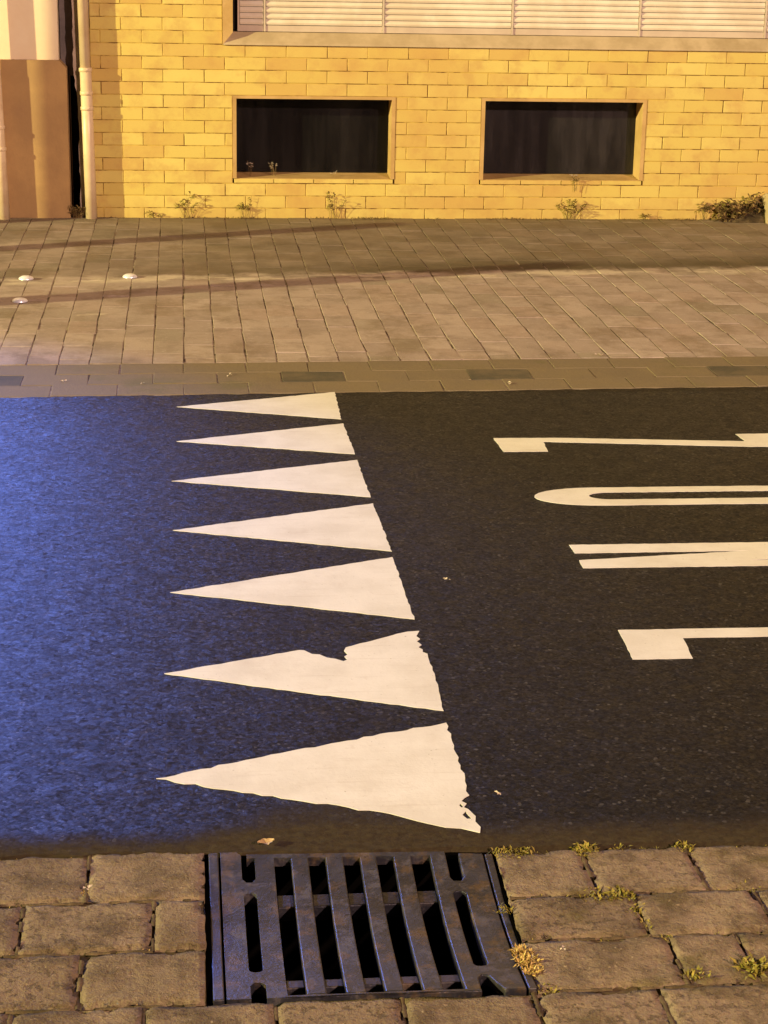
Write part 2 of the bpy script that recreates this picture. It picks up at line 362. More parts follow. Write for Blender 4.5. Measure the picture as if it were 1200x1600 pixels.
# near gutter: large stones 24 x 16 cm in rows, laid round the drain
gut = MB()
GX0, GX1, GY0, GY1 = .025, .585, 2.755, 3.335
for (a, b, c, d) in ((-40, GX0, -4, 3.31), (GX1, 40, -4, 3.275), (GX0, GX1, -4, GY0)): gut.box(a, b, c, d, -.30, -.0066)
gut = tag(gut.obj('gutter', M['bed']), 'gutter of large brown paving stones along the near road edge', None, None, 'structure')
def stone(x0, x1, y0, y1):
    """rough cast stone: a gridded top with worn, uneven edges"""
    g = .0016; x0 += g; x1 -= g; y0 += g; y1 -= g
    cx, cy = (x0+x1)/2, (y0+y1)/2; nx = max(4, int((x1-x0)/.013)); ny = max(4, int((y1-y0)/.013)) if y1-y0 > .06 else 4
    ph = [rnd.uniform(0, 6.3) for _ in range(6)]; dz = rnd.uniform(-.0015, .002); tx, ty = rnd.uniform(-.012, .012), rnd.uniform(-.012, .012)
    b = MB(); idx = {}
    us = [0, .0018/(x1-x0)]+[i/nx for i in range(1, nx)]+[1-.0018/(x1-x0), 1]; vs = [0, .0018/(y1-y0)]+[j/ny for j in range(1, ny)]+[1-.0018/(y1-y0), 1]
    for i, u in enumerate(us):
        for j, v in enumerate(vs):
            x, y = x0+(x1-x0)*u-cx, y0+(y1-y0)*v-cy
            ex = min(u, 1-u)*(x1-x0); ey = min(v, 1-v)*(y1-y0); e = min(ex, ey)
            w = (.0018+.0016*math.sin(x*61+ph[0])*math.sin(y*67+ph[1])+rnd.uniform(-.0012, .0012))
            if e < 1e-6:
                if ex < 1e-6: x += (w if u < .5 else -w)
                if ey < 1e-6: y += (w if v < .5 else -w)
            rr = max(0, 1-e/.010)*(1 if rnd.random() > .13 else 1.9); z = dz+tx*x+ty*y-.0042*rr*rr*(1+.5*math.sin(x*50+ph[2]))+.0012*math.sin(x*37+ph[3])*math.sin(y*41+ph[4])+rnd.uniform(-.0012, .0012)
            idx[i, j] = len(b.v); b.v.append((x, y, z))
    n1, n2 = len(us), len(vs)
    for i in range(n1-1):
        for j in range(n2-1): b.f.append((idx[i, j], idx[i+1, j], idx[i+1, j+1], idx[i, j+1]))
    rim = [(i, 0) for i in range(n1)]+[(n1-1, j) for j in range(1, n2)]+[(i, n2-1) for i in range(n1-2, -1, -1)]+[(0, j) for j in range(n2-2, 0, -1)]
    o = len(b.v)
    for q in rim: x, y, z = b.v[idx[q]]; b.v.append((x, y, -.08))
    for k in range(len(rim)):
        m = (k+1) % len(rim); b.f.append((idx[rim[m]], idx[rim[k]], o+k, o+m))
    ob = b.obj('paving_stone', M['gutter'], gut, True); ob.location = (cx, cy, 0); ob.rotation_euler.z = rnd.uniform(-.01, .01)
def row(y0, y1, joints):
    for a, b in zip(joints, joints[1:]): stone(a, b, y0, y1)
row(3.125, 3.312, [-1.10, -.86, -.64, -.425, -.187, .031]); row(2.948, 3.125, [-1.2, -.96, -.72, -.54, -.295, -.064, .029])
row(2.772, 2.948, [-1.13, -.88, -.645, -.425, -.184, .027]); row(2.612, 2.770, [-1.02, -.78, -.535, -.29, -.076, .137, .346, .567, .777, 1.0, 1.24, 1.48])
row(3.093, 3.272, [.578, .746, .951, 1.185, 1.42, 1.66, 1.9]); row(2.938, 3.093, [.575, .805, 1.035, 1.27, 1.5, 1.74])
row(2.772, 2.938, [.572, .833, .957, 1.19, 1.43, 1.67])
st = MB()
for r_ in range(16):
    y1 = 2.612-.163*r_; off = rnd.uniform(0, .24)
    for k in range(26):
        x0 = -2.2+off+.243*k; st.block(x0+.005, x0+.238, y1-.158, y1-.005, -.06, rnd.uniform(-.003, .004), .007, .003)
for y0, y1 in ((3.125, 3.285), (2.948, 3.12), (2.772, 2.944), (2.612, 2.768)):
    for k in range(14):
        x0 = {3.125: -1.105, 2.948: -1.205, 2.772: -1.135, 2.612: -1.025}[y0]-.243*(k+1); st.block(x0+.005, x0+.238, y0+.004, y1-.004, -.06, rnd.uniform(-.003, .004), .007, .003)
        x0 = {3.125: 1.91, 2.948: 1.75, 2.772: 1.68, 2.612: 1.49}[y0]+.243*k; st.block(x0+.005, x0+.238, y0-(.03 if y0 > 3 else .006 if y0 > 2.9 else 0), y1-(.03 if y0 > 2.9 else .006 if y0 > 2.7 else 0), -.06, rnd.uniform(-.003, .004), .007, .003)
st = st.obj('outer_paving_stones', M['gutter'], gut); st['kind'] = 'stuff'

soil = MB()
def soil_strip(p0, p1):
    L = math.dist(p0, p1); k = max(3, int(L/.006)); dx, dy = (p1[0]-p0[0])/L, (p1[1]-p0[1])/L; ph = rnd.uniform(0, 6.3); prev = False
    for i in range(k+1):
        t = i/k; x, y = p0[0]+dx*L*t, p0[1]+dy*L*t
        a_ = .5*math.sin(L*t*38+ph)+.5*math.sin(L*t*91+2*ph)+rnd.uniform(-.35, .35)
        if a_ < -.25: prev = False; continue
        wl, wr = .0035+.0042*max(0, a_)*rnd.random(), .0035+.0042*max(0, a_)*rnd.random(); zc = -.0016+.0022*max(0, a_)*rnd.random()
        o = len(soil.v); soil.v += [(x-dy*wl, y+dx*wl, -.0035), (x-dy*wl*.45, y+dx*wl*.45, zc), (x+dy*wr*.45, y-dx*wr*.45, zc-.0004), (x+dy*wr, y-dx*wr, -.0035)]
        if prev: soil.f += [(o-4, o-3, o+1, o), (o-3, o-2, o+2, o+1), (o-2, o-1, o+3, o+2)]
        prev = True
for y in (3.125, 2.948, 2.772): soil_strip((-.75, y), (.026, y))
for y in (3.093, 2.938, 2.772): soil_strip((.58, y), (1.5, y))
for x, y0, y1 in ((-.425, 3.125, 3.31), (-.187, 3.125, 3.31), (-.295, 2.948, 3.125), (-.064, 2.948, 3.125), (-.425, 2.772, 2.948), (-.184, 2.772, 2.948), (-.29, 2.612, 2.77), (-.076, 2.612, 2.77), (.137, 2.612, 2.77), (.346, 2.612, 2.77), (.567, 2.612, 2.77), (.777, 2.612, 2.77),
                  (.746, 3.093, 3.272), (.951, 3.093, 3.272), (1.185, 3.093, 3.272), (.805, 2.938, 3.093), (1.035, 2.938, 3.093), (.833, 2.772, 2.938), (.957, 2.772, 2.938), (1.0, 2.612, 2.77)): soil_strip((x, y0), (x, y1))
soil = soil.obj('joint_soil', M['soil'], gut, True); soil['kind'] = 'stuff'

# far gutter (three silted rows) and far pavement of narrow pavers
pav = tag(MB().box(-40, 40, 6.80, WY+.3, -.3, -.0015).obj('pavement', M['bed2']), 'pavement of brown concrete pavers in front of the brick wall', None, None, 'structure')
fg = MB()
def gy(x, k): return far_edge(x)+.008+k*.172
for k in range(3):
    off = (.13 if k % 2 else 0.0)
    for i in range(-22, 34):
        x0 = off+.245*i; x1 = x0+.245; m = (x0+x1)/2; g = .0014
        y0, y1 = gy(m, k)+g, gy(m, k+1)-g
        if k == 2: y1 = max(7.50+.0*m, y1)-g if False else y1
        inv = -1.0 < m < 2.75
        b = fg if not inv else MB()
        c = (m, (y0+y1)/2, 0) if inv else (0, 0, 0)
        b.block(x0+g-c[0], x1-g-c[0], y0-c[1], y1-c[1], -.07, .001+rnd.uniform(-.001, .001), .002, .0025)
        if inv:
            o = b.obj('gutter_stone', M['mossy' if k == 1 and min(abs(m-q) for q in (.56, 1.27, 2.24, -.66)) < .123 else 'kerb'], pav); o.location = c
fg = fg.obj('outer_gutter_stones', M['kerb'], pav); fg['kind'] = 'stuff'
P, LP = .1235, .2475
cand = []
for i in range(-40, 66):
    x0 = .004+P*i; off = rnd.choice((0, .5, .25, .6, .1))*LP if True else 0
    y = gy(x0+P/2, 3)+.004
    first = LP*(.35+.65*((i*0.5) % 1 if rnd.random() < .8 else rnd.random()))
    y1 = y+first
    while y < WY-.02:
        y1 = min(y1, WY+.01)
        if y1-y > .03: cand.append((x0, y, y1))
        y = y1; y1 = y+LP
def seen(x, y): return -.09*y-.10 < x < .315*y+.06
vis = sorted([c for c in cand if seen(c[0]+P/2, (c[1]+c[2])/2)], key=lambda c: c[1])
near = set(vis[:300]); meshes = {}
po = MB()
for c in cand:
    x0, y0, y1 = c; g = .0022; dz = rnd.uniform(-.0016, .0016)
    if c in near:
        key = (round(y1-y0, 2), rnd.randrange(3))
        if key not in meshes:
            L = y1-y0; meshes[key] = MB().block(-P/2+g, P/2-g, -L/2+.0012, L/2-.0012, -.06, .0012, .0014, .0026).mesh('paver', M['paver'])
        o = link('paver', meshes[key], pav, (x0+P/2+rnd.uniform(-.0016, .0016), (y0+y1)/2, dz)); o.rotation_euler.z = rnd.uniform(-.016, .016)
        o.rotation_euler.x = rnd.uniform(-.006, .006)
    else:
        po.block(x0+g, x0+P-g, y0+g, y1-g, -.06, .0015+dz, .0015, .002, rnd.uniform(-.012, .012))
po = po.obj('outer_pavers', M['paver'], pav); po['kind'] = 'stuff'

# ------------------------------------------------------------------ brick building
bb = tag(empty('brick_building', (1.5, WY, 0)), 'yellow brick building with two dark basement windows and a shuttered window', 'building')
def child(o, p=bb):
    o.parent = p; o.matrix_parent_inverse = Matrix.Translation(-Vector(p.location)); return o
def bobj(mb, name, mat, p=bb, smooth=False):
    o = mb.obj(name, mat, None, smooth); return child(o, p)
BX0, BX1 = -.506, 9.0
wins = [(.300, 1.246, .204, .706), (1.752, 2.736, .204, .706)]
big = (.245, 4.35, .990, 2.60)
holes = wins+[big]
def clip(x0, x1, z0, z1):
    segs = [(x0, x1)]
    for (a, b, c, d) in holes:
        if z0 < d-.012 and z1 > c+.012:
            nx = []
            for s0, s1 in segs:
                if s1 <= a or s0 >= b: nx.append((s0, s1)); continue
                if s0 < a: nx.append((s0, a))
                if s1 > b: nx.append((b, s1))
            segs = nx
    return [q for q in segs if q[1]-q[0] > .012]
mesh_b = {}; so = MB(); BL, CH = .2352, .0719
for k in range(-1, 60):
    z0 = .058+CH*k; z1 = z0+CH
    if k == -1: z0 = -.02
    zz0, zz1 = z0, z1
    if abs(z0-.990) < .03: zz0 = .990
    off = .021 if k % 2 else -.096
    for i in range(-4, 40):
        for (a, b) in clip(max(off+BL*i, BX0), min(off+BL*(i+1), BX1), z0, z1):
            if a >= b: continue
            # courses crossing the big window's lower edge are cut at it
            u0, u1 = z0, z1
            for (ha, hb, hc, hd) in holes:
                if a < hb-.001 and b > ha+.001:
                    if u0 < hc < u1: u1 = hc
                    if u0 < hd < u1: u0 = hd
            if u1-u0 < .012: continue
            g = .0021+rnd.uniform(-.0006, .0006); dy = rnd.uniform(-.0012, .0012)
            insight = z0 < 1.27 and b > -.5 and a < 3.52
            if insight:
                key = (round(b-a, 2), round(u1-u0, 3))
                if key not in mesh_b:
                    L, Hh = b-a, u1-u0; mesh_b[key] = MB().brick(-L/2+g, L/2-g, 0, -Hh/2+g, Hh/2-g).mesh('brick', M['brick'])
                o = link('brick', mesh_b[key], bb, ((a+b)/2-1.5+rnd.uniform(-.001, .001), dy, (u0+u1)/2)); 
                o.rotation_euler.y = rnd.uniform(-.003, .003)
            else:
                so.brick(a+g, b-g, WY+dy, u0+g, u1-g)
so = bobj(so, 'outer_brickwork', M['brick']); so['kind'] = 'stuff'
# mortar backing, pieced round the openings
wb = MB(); WB = WY+.0022
xs = sorted({BX0, BX1, *[h[0] for h in holes], *[h[1] for h in holes]}); zs = sorted({-.1, 4.37, *[h[2] for h in holes], *[h[3] for h in holes]})
for i in range(len(xs)-1):
    for j in range(len(zs)-1):
        mx, mz = (xs[i]+xs[i+1])/2, (zs[j]+zs[j+1])/2
        if any(a < mx < b and c < mz < d for a, b, c, d in holes): continue
        wb.box(xs[i], xs[i+1], WB, WB+.3, zs[j], zs[j+1])
bobj(wb, 'wall', M['mortar'])
bobj(MB().box(BX0, BX1, WY+.01, WY+6, 4.38, 8.0), 'upper_wall', M['brick'])
bobj(MB().box(BX0-.1, BX1+.1, WY-.25, WY+6.2, 8.003, 8.3), 'roof', M['flash'])
# basement windows
def basement(a, b, c, d):
    win = bobj(MB().box(a, b, WY+.225, WY+.245, c-.0, c+.03), 'window', M['dark']); tag(win, None)
    t, dep = .022, .20
    f = MB()
    y0 = WY-.003
    f.box(a, b, y0, WY+dep, d-.017, d); f.box(a, a+t, y0, WY+dep, c+.028, d-.017); f.box(b-t, b, y0, WY+dep, c+.028, d-.017)
    o = f.obj('frame', M['frame']); o.parent = win; o.matrix_parent_inverse = win.matrix_world.inverted()
    s = MB()   # sloping sill inside the opening
    s.add([(a+t, WY+.004, c+.028), (b-t, WY+.004, c+.028), (b-t, WY+dep, c+.045), (a+t, WY+dep, c+.045), (a+t, WY+.004, c+.020), (b-t, WY+.004, c+.020), (b-t, WY+dep, c+.02), (a+t, WY+dep, c+.02)],
          [(0, 1, 2, 3), (4, 5, 1, 0), (5, 6, 2, 1), (6, 7, 3, 2), (7, 4, 0, 3), (7, 6, 5, 4)])
    o = s.obj('sill', M['frame']); o.parent = win
    k = 4; L = (b-a-.012)/k
    for i in range(k):      # edge tiles below the sill
        x0 = a+.006+L*i
        o = MB().brick(x0+.002, x0+L-.002, WY-.0045, c+.002, c+.0255, .0015).obj('tile', M['brick'], win)
    o = MB().box(a+t+.001, b-t-.001, WY+.165, WY+.171, c+.0465, d-.018).obj('pane', M['glass' if a > 1 else 'darkglass'], win)
    cu = MB(); n = 60; rg = random.Random(int(a*100)); ph = [rg.uniform(0, 6) for _ in range(3)]
    for i in range(n+1):
        x = a+.03+(b-a-.06)*i/n; yy = WY+.26+.025*math.sin(i*.55+ph[0])+.02*math.sin(i*.23+ph[1])
        cu.v += [(x, yy, c+.05), (x, yy+.01*math.sin(i*.8), d-.03)]
        if i: q = 2*i; cu.f.append((q-2, q, q+1, q-1))
    cu.obj('curtain', M['curtain'], win, True)
    bk = MB().box(a-.02, b+.02, WY+.9, WY+.95, c-.05, d+.05).box(a-.05, a-.02, WY+.305, WY+.95, c-.05, d+.05).box(b+.02, b+.05, WY+.305, WY+.95, c-.05, d+.05).box(a-.02, b+.02, WY+.305, WY+.9, d+.02, d+.05).box(a-.02, b+.02, WY+.305, WY+.9, c-.05, c-.02)
    bk.obj('room_lining', M['dark'], win)
    return win
for q in wins: basement(*q)
# large shuttered window
a, b, c, d = big
bw = bobj(MB().box(a, b, WY+.22, WY+.25, c, d), 'window', M['dark'])
fr = MB()
fr.add([(a, WY-.012, c), (a, WY-.012, d), (a+.058, WY-.012, d), (a+.058, WY-.012, c+.070), (a, WY+.2, c), (a, WY+.2, d), (a+.058, WY+.2, d), (a+.058, WY+.2, c+.070)],
       [(0, 3, 2, 1), (0, 1, 5, 4), (3, 7, 6, 2), (0, 4, 7, 3), (1, 2, 6, 5)])
fr.obj('frame', M['frame'], bw)
sl = MB()
sl.add([(a+.002, WY-.014, c), (b, WY-.014, c), (b, WY-.010, c+.012), (a+.010, WY-.010, c+.012), (a+.0595, WY+.045, c+.070), (b, WY+.045, c+.070), (a+.002, WY+.2, c), (b, WY+.2, c), (a+.0595, WY+.2, c+.07), (b, WY+.2, c+.07)],
       [(0, 1, 2, 3), (3, 2, 5, 4), (4, 5, 9, 8), (0, 6, 7, 1), (0, 3, 4, 8, 6), (1, 7, 9, 5, 2)])
sl.obj('sill', M['sill'], bw)
edges = [.338, .487, 1.172, 1.926, 2.680, 3.434, 4.19]
zb = c+.073
for e0, e1 in zip(edges, edges[1:]):
    MB().box(e0+.006, e1-.006, WY+.066, WY+.09, zb, zb+.034).obj('bottom_rail', M['rail'], bw)
    me = MB().add([(e0+.008, WY+.066, 0), (e1-.008, WY+.066, 0), (e1-.008, WY+.0615, .012), (e0+.008, WY+.0615, .012), (e1-.008, WY+.074, .0315), (e0+.008, WY+.074, .0315)],
                  [(0, 1, 2, 3), (3, 2, 4, 5)]).mesh('slat', M['slat'])
    for k in range(44): link('slat', me, bw, (0, 0, zb+.0375+.0335*k))
for e in edges: MB().box(e-.0055, e+.0055, WY+.060, WY+.095, zb, d-.02).obj('mullion', M['rail'], bw)
MB().box(a+.0585, b, WY+.1, WY+.15, zb, d).obj('backing_board', M['dark'], bw)

# ------------------------------------------------------------------ neighbouring building and the gap
nb = tag(empty('neighbouring_building', (-3, WY, 0)), 'cream rendered building with a brown painted plinth, left of the gap', 'building')
pl = MB()
PX = -.640
pl.add([(-12, WY-.025, -.05), (PX, WY-.025, -.05), (PX, WY-.025, .850), (PX-.042, WY-.025, .893), (-12, WY-.025, .893),
        (-12, WY+5, -.05), (PX, WY+5, -.05), (PX, WY+5, .850), (PX-.042, WY+5, .893), (-12, WY+5, .893)],
       [(0, 1, 2, 3, 4), (1, 6, 7, 2), (2, 7, 8, 3), (3, 8, 9, 4), (0, 4, 9, 5)])
child(pl.obj('plinth', M['plinth']), nb)
child(MB().box(-12, PX-.044, WY, WY+5, .8935, 8.0).obj('wall', M['render']), nb)
child(MB().box(-12, -.6, WY+.35, WY+.4, 0, 8).box(-.675, -.49, WY+.34, WY+.35, 0, 8).obj('gap_back', M['dark']), nb)
child(MB().box(-.678, -.580, WY+.10, WY+.12, .80, 4).obj('gap_lining', M['flash']), nb)
# ragged mortar filling on the brick side of the gap
fl = MB(); prev = None; rg = random.Random(4)
for i in range(61):
    z = i*.03; e = -.602+(.035 if z < .8 else .0)*min(1, max(0, (.86-z)/.25))*.6+rg.uniform(-.004, .004)
    r_ = [(e, WY-.004, z), (-.508, WY-.004, z), (-.508, WY+.1, z), (e+.012, WY+.1, z)]
    o = len(fl.v); fl.v += r_
    if i: fl.f += [(o-4, o-3, o+1, o), (o-1, o-4, o, o+3)]
child(fl.obj('gap_filling', M['filler']), bb)
def downpipe(x0, x1, y, label, zs_):
    t = tag(empty('downpipe', (x0, y, 0)), label, 'drainpipe', 'thin downpipes on the facade')
    X = lambda z: x0+(x1-x0)*z/1.2-x0
    (MB().tube([(X(-.02), 0, -.02), (X(.845), 0, .845)], [.033, .033], 16).obj('lower_pipe', M['pipe'], t, True))
    (MB().tube([(X(.845), 0, .845), (X(4), 0, 4)], [.030, .030], 16).obj('upper_pipe', M['pipe'], t, True))
    for z in zs_:
        MB().tube([(X(z-.012), 0, z-.012), (X(z-.009), 0, z-.009), (X(z+.009), 0, z+.009), (X(z+.012), 0, z+.012)], [.033, .0375, .0375, .033], 16).obj('collar', M['pipe'], t, True)
        MB().box(X(z)-.006, X(z)+.006, .02, .06, z-.006, z+.006).obj('bracket', M['post'], t)
    return t
downpipe(-.519, -.538, WY-.047, 'thin cream downpipe beside the dark gap between the two buildings', (.845, .715, .63))
downpipe(-1.015, -1.047, WY-.072, 'cream pipe cut by the left picture edge, against the brown plinth', (.52, .40))

# ------------------------------------------------------------------ road markings
def painted(name, poly, hs, label, cat, group, seed, jit=.0022, step=.02):
    rg = random.Random(seed); cx = sum(p[0] for p in poly)/len(poly); cy = sum(p[1] for p in poly)/len(poly)
    P_ = [(a-cx, b-cy) for a, b in sub(poly, step, jit, rg)]
    H_ = [[(a-cx, b-cy) for a, b in sub(h, .012, .0015, rg)] for h in hs]
    o = MB().prism(P_, H_, -.006, lambda x, y: .0014).obj(name, M['paint']); o.location = (cx, cy, 0)
    return tag(o, label, cat, group)
T = [((-.026, 6.765), (.562, 6.976), (.554, 6.570), 'white painted triangle farthest across the road, touching the far gutter'),
     ((-.026, 6.288), (.556, 6.511), (.562, 6.108), 'second white triangle counted from the far gutter, level with the letter Z'),
     ((-.041, 5.812), (.563, 6.037), (.567, 5.615), 'third white triangle from the far gutter, pointing left'),
     ((-.036, 5.306), (.568, 5.548), (.576, 5.086), 'middle white triangle of the seven, fourth from the drain'),
     ((-.041, 4.773), (.572, 5.035), (.576, 4.540), 'undamaged white triangle next beyond the one with a bite out of it')]
GT = 'row of white triangles painted across the road'
for i, (t, a, b, l) in enumerate(T): painted('painted_triangle', [t, b, a], [], l, 'road marking', GT, i)
# worn triangle: a bite out of its far edge and a ragged corner
painted('painted_triangle', [(-.053, 4.207), (.245, 4.083), (.572, 3.951), (.579, 4.15), (.579, 4.300), (.569, 4.312), (.571, 4.328), (.562, 4.345), (.572, 4.36), (.563, 4.385), (.573, 4.40), (.566, 4.42), (.578, 4.456),
        (.548, 4.452), (.52, 4.438), (.46, 4.398), (.405, 4.365), (.385, 4.352), (.379, 4.330), (.386, 4.306), (.377, 4.292), (.382, 4.272), (.372, 4.262), (.355, 4.278), (.335, 4.287), (.318, 4.309), (.30, 4.313), (.283, 4.338), (.271, 4.341)], [],
        'white triangle with a ragged bite out of its far edge', 'road marking', GT, 21, .002)
painted('painted_triangle', [(-.066, 3.634), (.072, 3.574), (.206, 3.519), (.255, 3.497), (.299, 3.487), (.336, 3.462), (.38, 3.452), (.416, 3.430), (.445, 3.409), (.469, 3.394), (.50, 3.376), (.53, 3.37), (.564, 3.349),
        (.566, 3.42), (.556, 3.452), (.548, 3.462), (.556, 3.478), (.547, 3.49), (.556, 3.505), (.567, 3.516), (.563, 3.535), (.568, 3.56), (.571, 3.70), (.569, 3.884), (.212, 3.751)],
        [[(.540, 3.428), (.549, 3.443), (.5515, 3.428), (.557, 3.411), (.548, 3.409)], [(.543, 3.478), (.540, 3.468), (.5445, 3.459), (.5475, 3.468)]],
        'largest white triangle, nearest the drain, its corner chipped', 'road marking', GT, 22, .0045)
GL = 'letters of the word painted on the road'
Lx = 2.07
painted('painted_letter', [(1.056, 6.296), (1.063, 6.121), (1.213, 6.120), (1.219, 6.245), (1.925, 6.158), (Lx, 6.155), (Lx, 6.330), (1.915, 6.325), (1.922, 6.228), (1.30, 6.291), (1.226, 6.293)], [],
        'white letter Z painted flat on the road, farthest of the letters', 'road marking', GL, 31, .0015)
def obar(x0, x1, y0, y1, e):
    pts = []; cy = (y0+y1)/2; ry = (y1-y0)/2; n = 14
    for i in range(n+1):
        t = math.pi/2+math.pi*i/n; pts.append((x0+e+e*math.cos(t), cy+ry*math.sin(t)))
    for i in range(n+1):
        t = -math.pi/2+math.pi*i/n; pts.append((x1-e+e*math.cos(t), cy+ry*math.sin(t)))
    return pts
painted('painted_letter', obar(1.073, 2.09, 5.500, 5.690, .20), [obar(1.245, 1.93, 5.560, 5.636, .07)], 'white letter O painted flat on the road with a dark slot inside', 'road marking', GL, 32, .0015, .03)
painted('painted_letter', [(1.088, 5.121), (1.090, 5.046), (1.60, 5.048), (1.09, 4.984), (1.088, 4.918), (Lx, 4.912), (Lx, 4.963), (1.57, 4.963), (Lx, 5.026), (Lx, 5.121)], [],
        'white letter N painted flat on the road, tapering gap between its strokes', 'road marking', GL, 33, .0015)
painted('painted_letter', [(1.079, 4.436), (1.071, 4.238), (1.219, 4.236), (1.229, 4.374), (1.53, 4.372), (1.53, 4.27), (1.66, 4.27), (1.66, 4.372), (1.93, 4.37), (1.93, 4.238), (Lx, 4.238), (Lx, 4.434)], [],
        'white letter E painted flat on the road, nearest of the letters', 'road marking', GL, 34, .0015)

# ------------------------------------------------------------------ drain
dg = tag(empty('drain_grate', (.30, 3.03, 0)), 'cast iron drain grate with long slots set in the near gutter', 'drain grate')
def sag(x, y):
    t = min(1, max(0, (y-2.77)/.52)); return -.022*math.sin(math.pi*t)+.004
def iron(name, outer, hs=(), depth=-.022, step=.03, zf=sag):
    o = MB().prism(sub(outer, step), [sub(h, step) if len(h) < 8 else h for h in hs], depth, zf)
    o = o.obj(name, M['iron']); bv = o.modifiers.new('bevel', 'BEVEL'); bv.width = .0022; bv.segments = 2; bv.limit_method = 'ANGLE'; bv.angle_limit = R(50)
    return child(o, dg)
def slot(x0, x1, y0, y1, tilt=0):
    r = (x1-x0)/2; cx = (x0+x1)/2; pts = []
    for i in range(9):
        t = math.pi*i/8; pts.append((cx+tilt+r*math.cos(t), y1-r+r*math.sin(t)))
    for k in range(1, 6): pts.append((x0+tilt*(1-k/6), y1-r+(y0+r-y1+r)*k/6))
    for i in range(9):
        t = math.pi+math.pi*i/8; pts.append((cx+r*math.cos(t), y0+r+r*math.sin(t)))
    for k in range(1, 6): pts.append((x1+tilt*k/6, y0+r+(y1-r-y0-r)*k/6))
    return pts
YB, YT = 2.775, 3.292
iron('frame', [(.036, YB), (.0545, YB), (.0545, YT), (.036, YT)], (), -.05)
iron('frame', [(.5595, YB), (.574, YB), (.574, YT-.03), (.5595, YT-.03)], (), -.05)
# side plates, each with slots of its own; the front and back slots break the edge
iron('side_plate', [(.0585, YB), (.0985, YB), (.0985, YB+.050), (.106, YB+.063), (.117, YB+.063), (.1245, YB+.052), (.1245, YB), (.1585, YB), (.1585, YT-.010), (.1225, YT-.010), (.1225, 3.205), (.115, 3.193), (.105, 3.193), (.097, 3.205), (.097, YT-.012), (.088, YT), (.0585, YT)],
     [slot(.0985, .1225, 2.878, 3.160)])
iron('side_plate', [(.4545, YB), (.4800, YB), (.482, YB+.05), (.490, YB+.062), (.501, YB+.058), (.513, YB+.02), (.520, YB), (.556, YB), (.556, YT-.028), (.5095, YT-.024), (.5095, 3.19), (.502, 3.178), (.490, 3.178), (.4845, 3.19), (.4845, YT-.018), (.4545, YT-.018)],
     [slot(.4830, .5065, 2.872, 3.145)])
bars = [(.1905, .2235), (.2560, .2890), (.3210, .3520), (.3845, .4175)]
for x0, x1 in bars: iron('bar', [(x0, YB+.010), (x1, YB+.010), (x1, YT-.022), (x0, YT-.022)])
iron('edge_rim', [(.1255, YB), (.481, YB-.002), (.481, YB+.009), (.1255, YB+.0095)], (), -.02)
iron('edge_rim', [(.1075, YT-.0215), (.4835, YT-.0305), (.4835, YT-.018), (.1075, YT-.009)], (), -.018)
for y0, y1 in ((3.125, 3.165), (2.832, 2.862)):
    for xa, xb in zip([.159, .224, .2895, .3525, .418], [.190, .2555, .3205, .384, .454]):
        iron('cross_rib', [(xa, y0), (xb, y0), (xb, y1), (xa, y1)], (), -.03, .03, lambda x, y: sag(x, y)-.010)
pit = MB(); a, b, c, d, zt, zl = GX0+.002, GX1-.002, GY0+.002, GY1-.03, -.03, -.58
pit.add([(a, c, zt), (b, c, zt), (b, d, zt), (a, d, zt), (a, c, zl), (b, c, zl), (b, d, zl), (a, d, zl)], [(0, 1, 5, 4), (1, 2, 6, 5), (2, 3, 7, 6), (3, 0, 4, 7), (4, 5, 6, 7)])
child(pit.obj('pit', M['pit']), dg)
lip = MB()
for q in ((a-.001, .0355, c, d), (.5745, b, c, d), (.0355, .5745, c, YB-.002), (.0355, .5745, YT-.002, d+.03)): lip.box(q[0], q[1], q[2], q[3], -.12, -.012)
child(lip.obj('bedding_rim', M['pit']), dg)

# ------------------------------------------------------------------ studs and posts
sm_ = MB(); rings = [(.036, .0), (.036, .004), (.031, .010), (.021, .015), (.010, .0172)]
for r_, z_ in rings: sm_.v += [(r_*math.cos(2*math.pi*q/20), r_*math.sin(2*math.pi*q/20), z_) for q in range(20)]
for i in range(4): sm_.f += [(i*20+q, i*20+(q+1) % 20, (i+1)*20+(q+1) % 20, (i+1)*20+q) for q in range(20)]
sm_.f.append(tuple(range(80, 100))); stm = sm_.mesh('pavement_stud', M['stud'], True)
for (x, y, l) in ((-.749, 9.30, 'shiny round metal stud at the left, farther of the close pair'), (-.254, 9.353, 'shiny round metal stud standing apart, to the right of the other two'),
                  (-.736, 8.738, 'shiny round metal stud nearest the road of the three')):
    o = link('pavement_stud', stm, None, (x, y, .003)); tag(o, l, 'stud', 'metal studs set in the pavement')
def shadow_post(x, y, h, r, label):  # unseen posts, added to cast the shadow streaks on the pavement
    t = tag(empty('shadow_post', (x, y, 0)), label, 'shadow_post', 'unseen posts added past the left edge for their shadows')
    MB().tube([(0, 0, -.02), (0, 0, h-.06), (0, 0, h-.02), (0, 0, h)], [r, r, r*.9, r*.45], 20).obj('post', M['post'], t, True)
    MB().tube([(0, 0, 0), (0, 0, .02)], [r*1.5, r*1.4], 20).obj('base_ring', M['post'], t)
shadow_post(-2.6, 9.51, 1.12, .075, 'unseen grey steel post nearer the wall, added to cast a shadow streak')
shadow_post(-2.6, 8.10, 1.3, .085, 'unseen grey steel post nearer the road, added to cast a shadow streak')
t = tag(empty('sign_post', (-3.2, 10.15, 0)), 'tall grey steel sign post beside the neighbouring building', 'post')
MB().tube([(0, 0, -.02), (0, 0, 3.0)], [.052, .052], 16).obj('pole', M['post'], t, True)
MB().tube([(0, -.045, 2.7), (0, -.05, 2.7)], [.3, .3], 32).obj('sign_disc', M['post'], t)

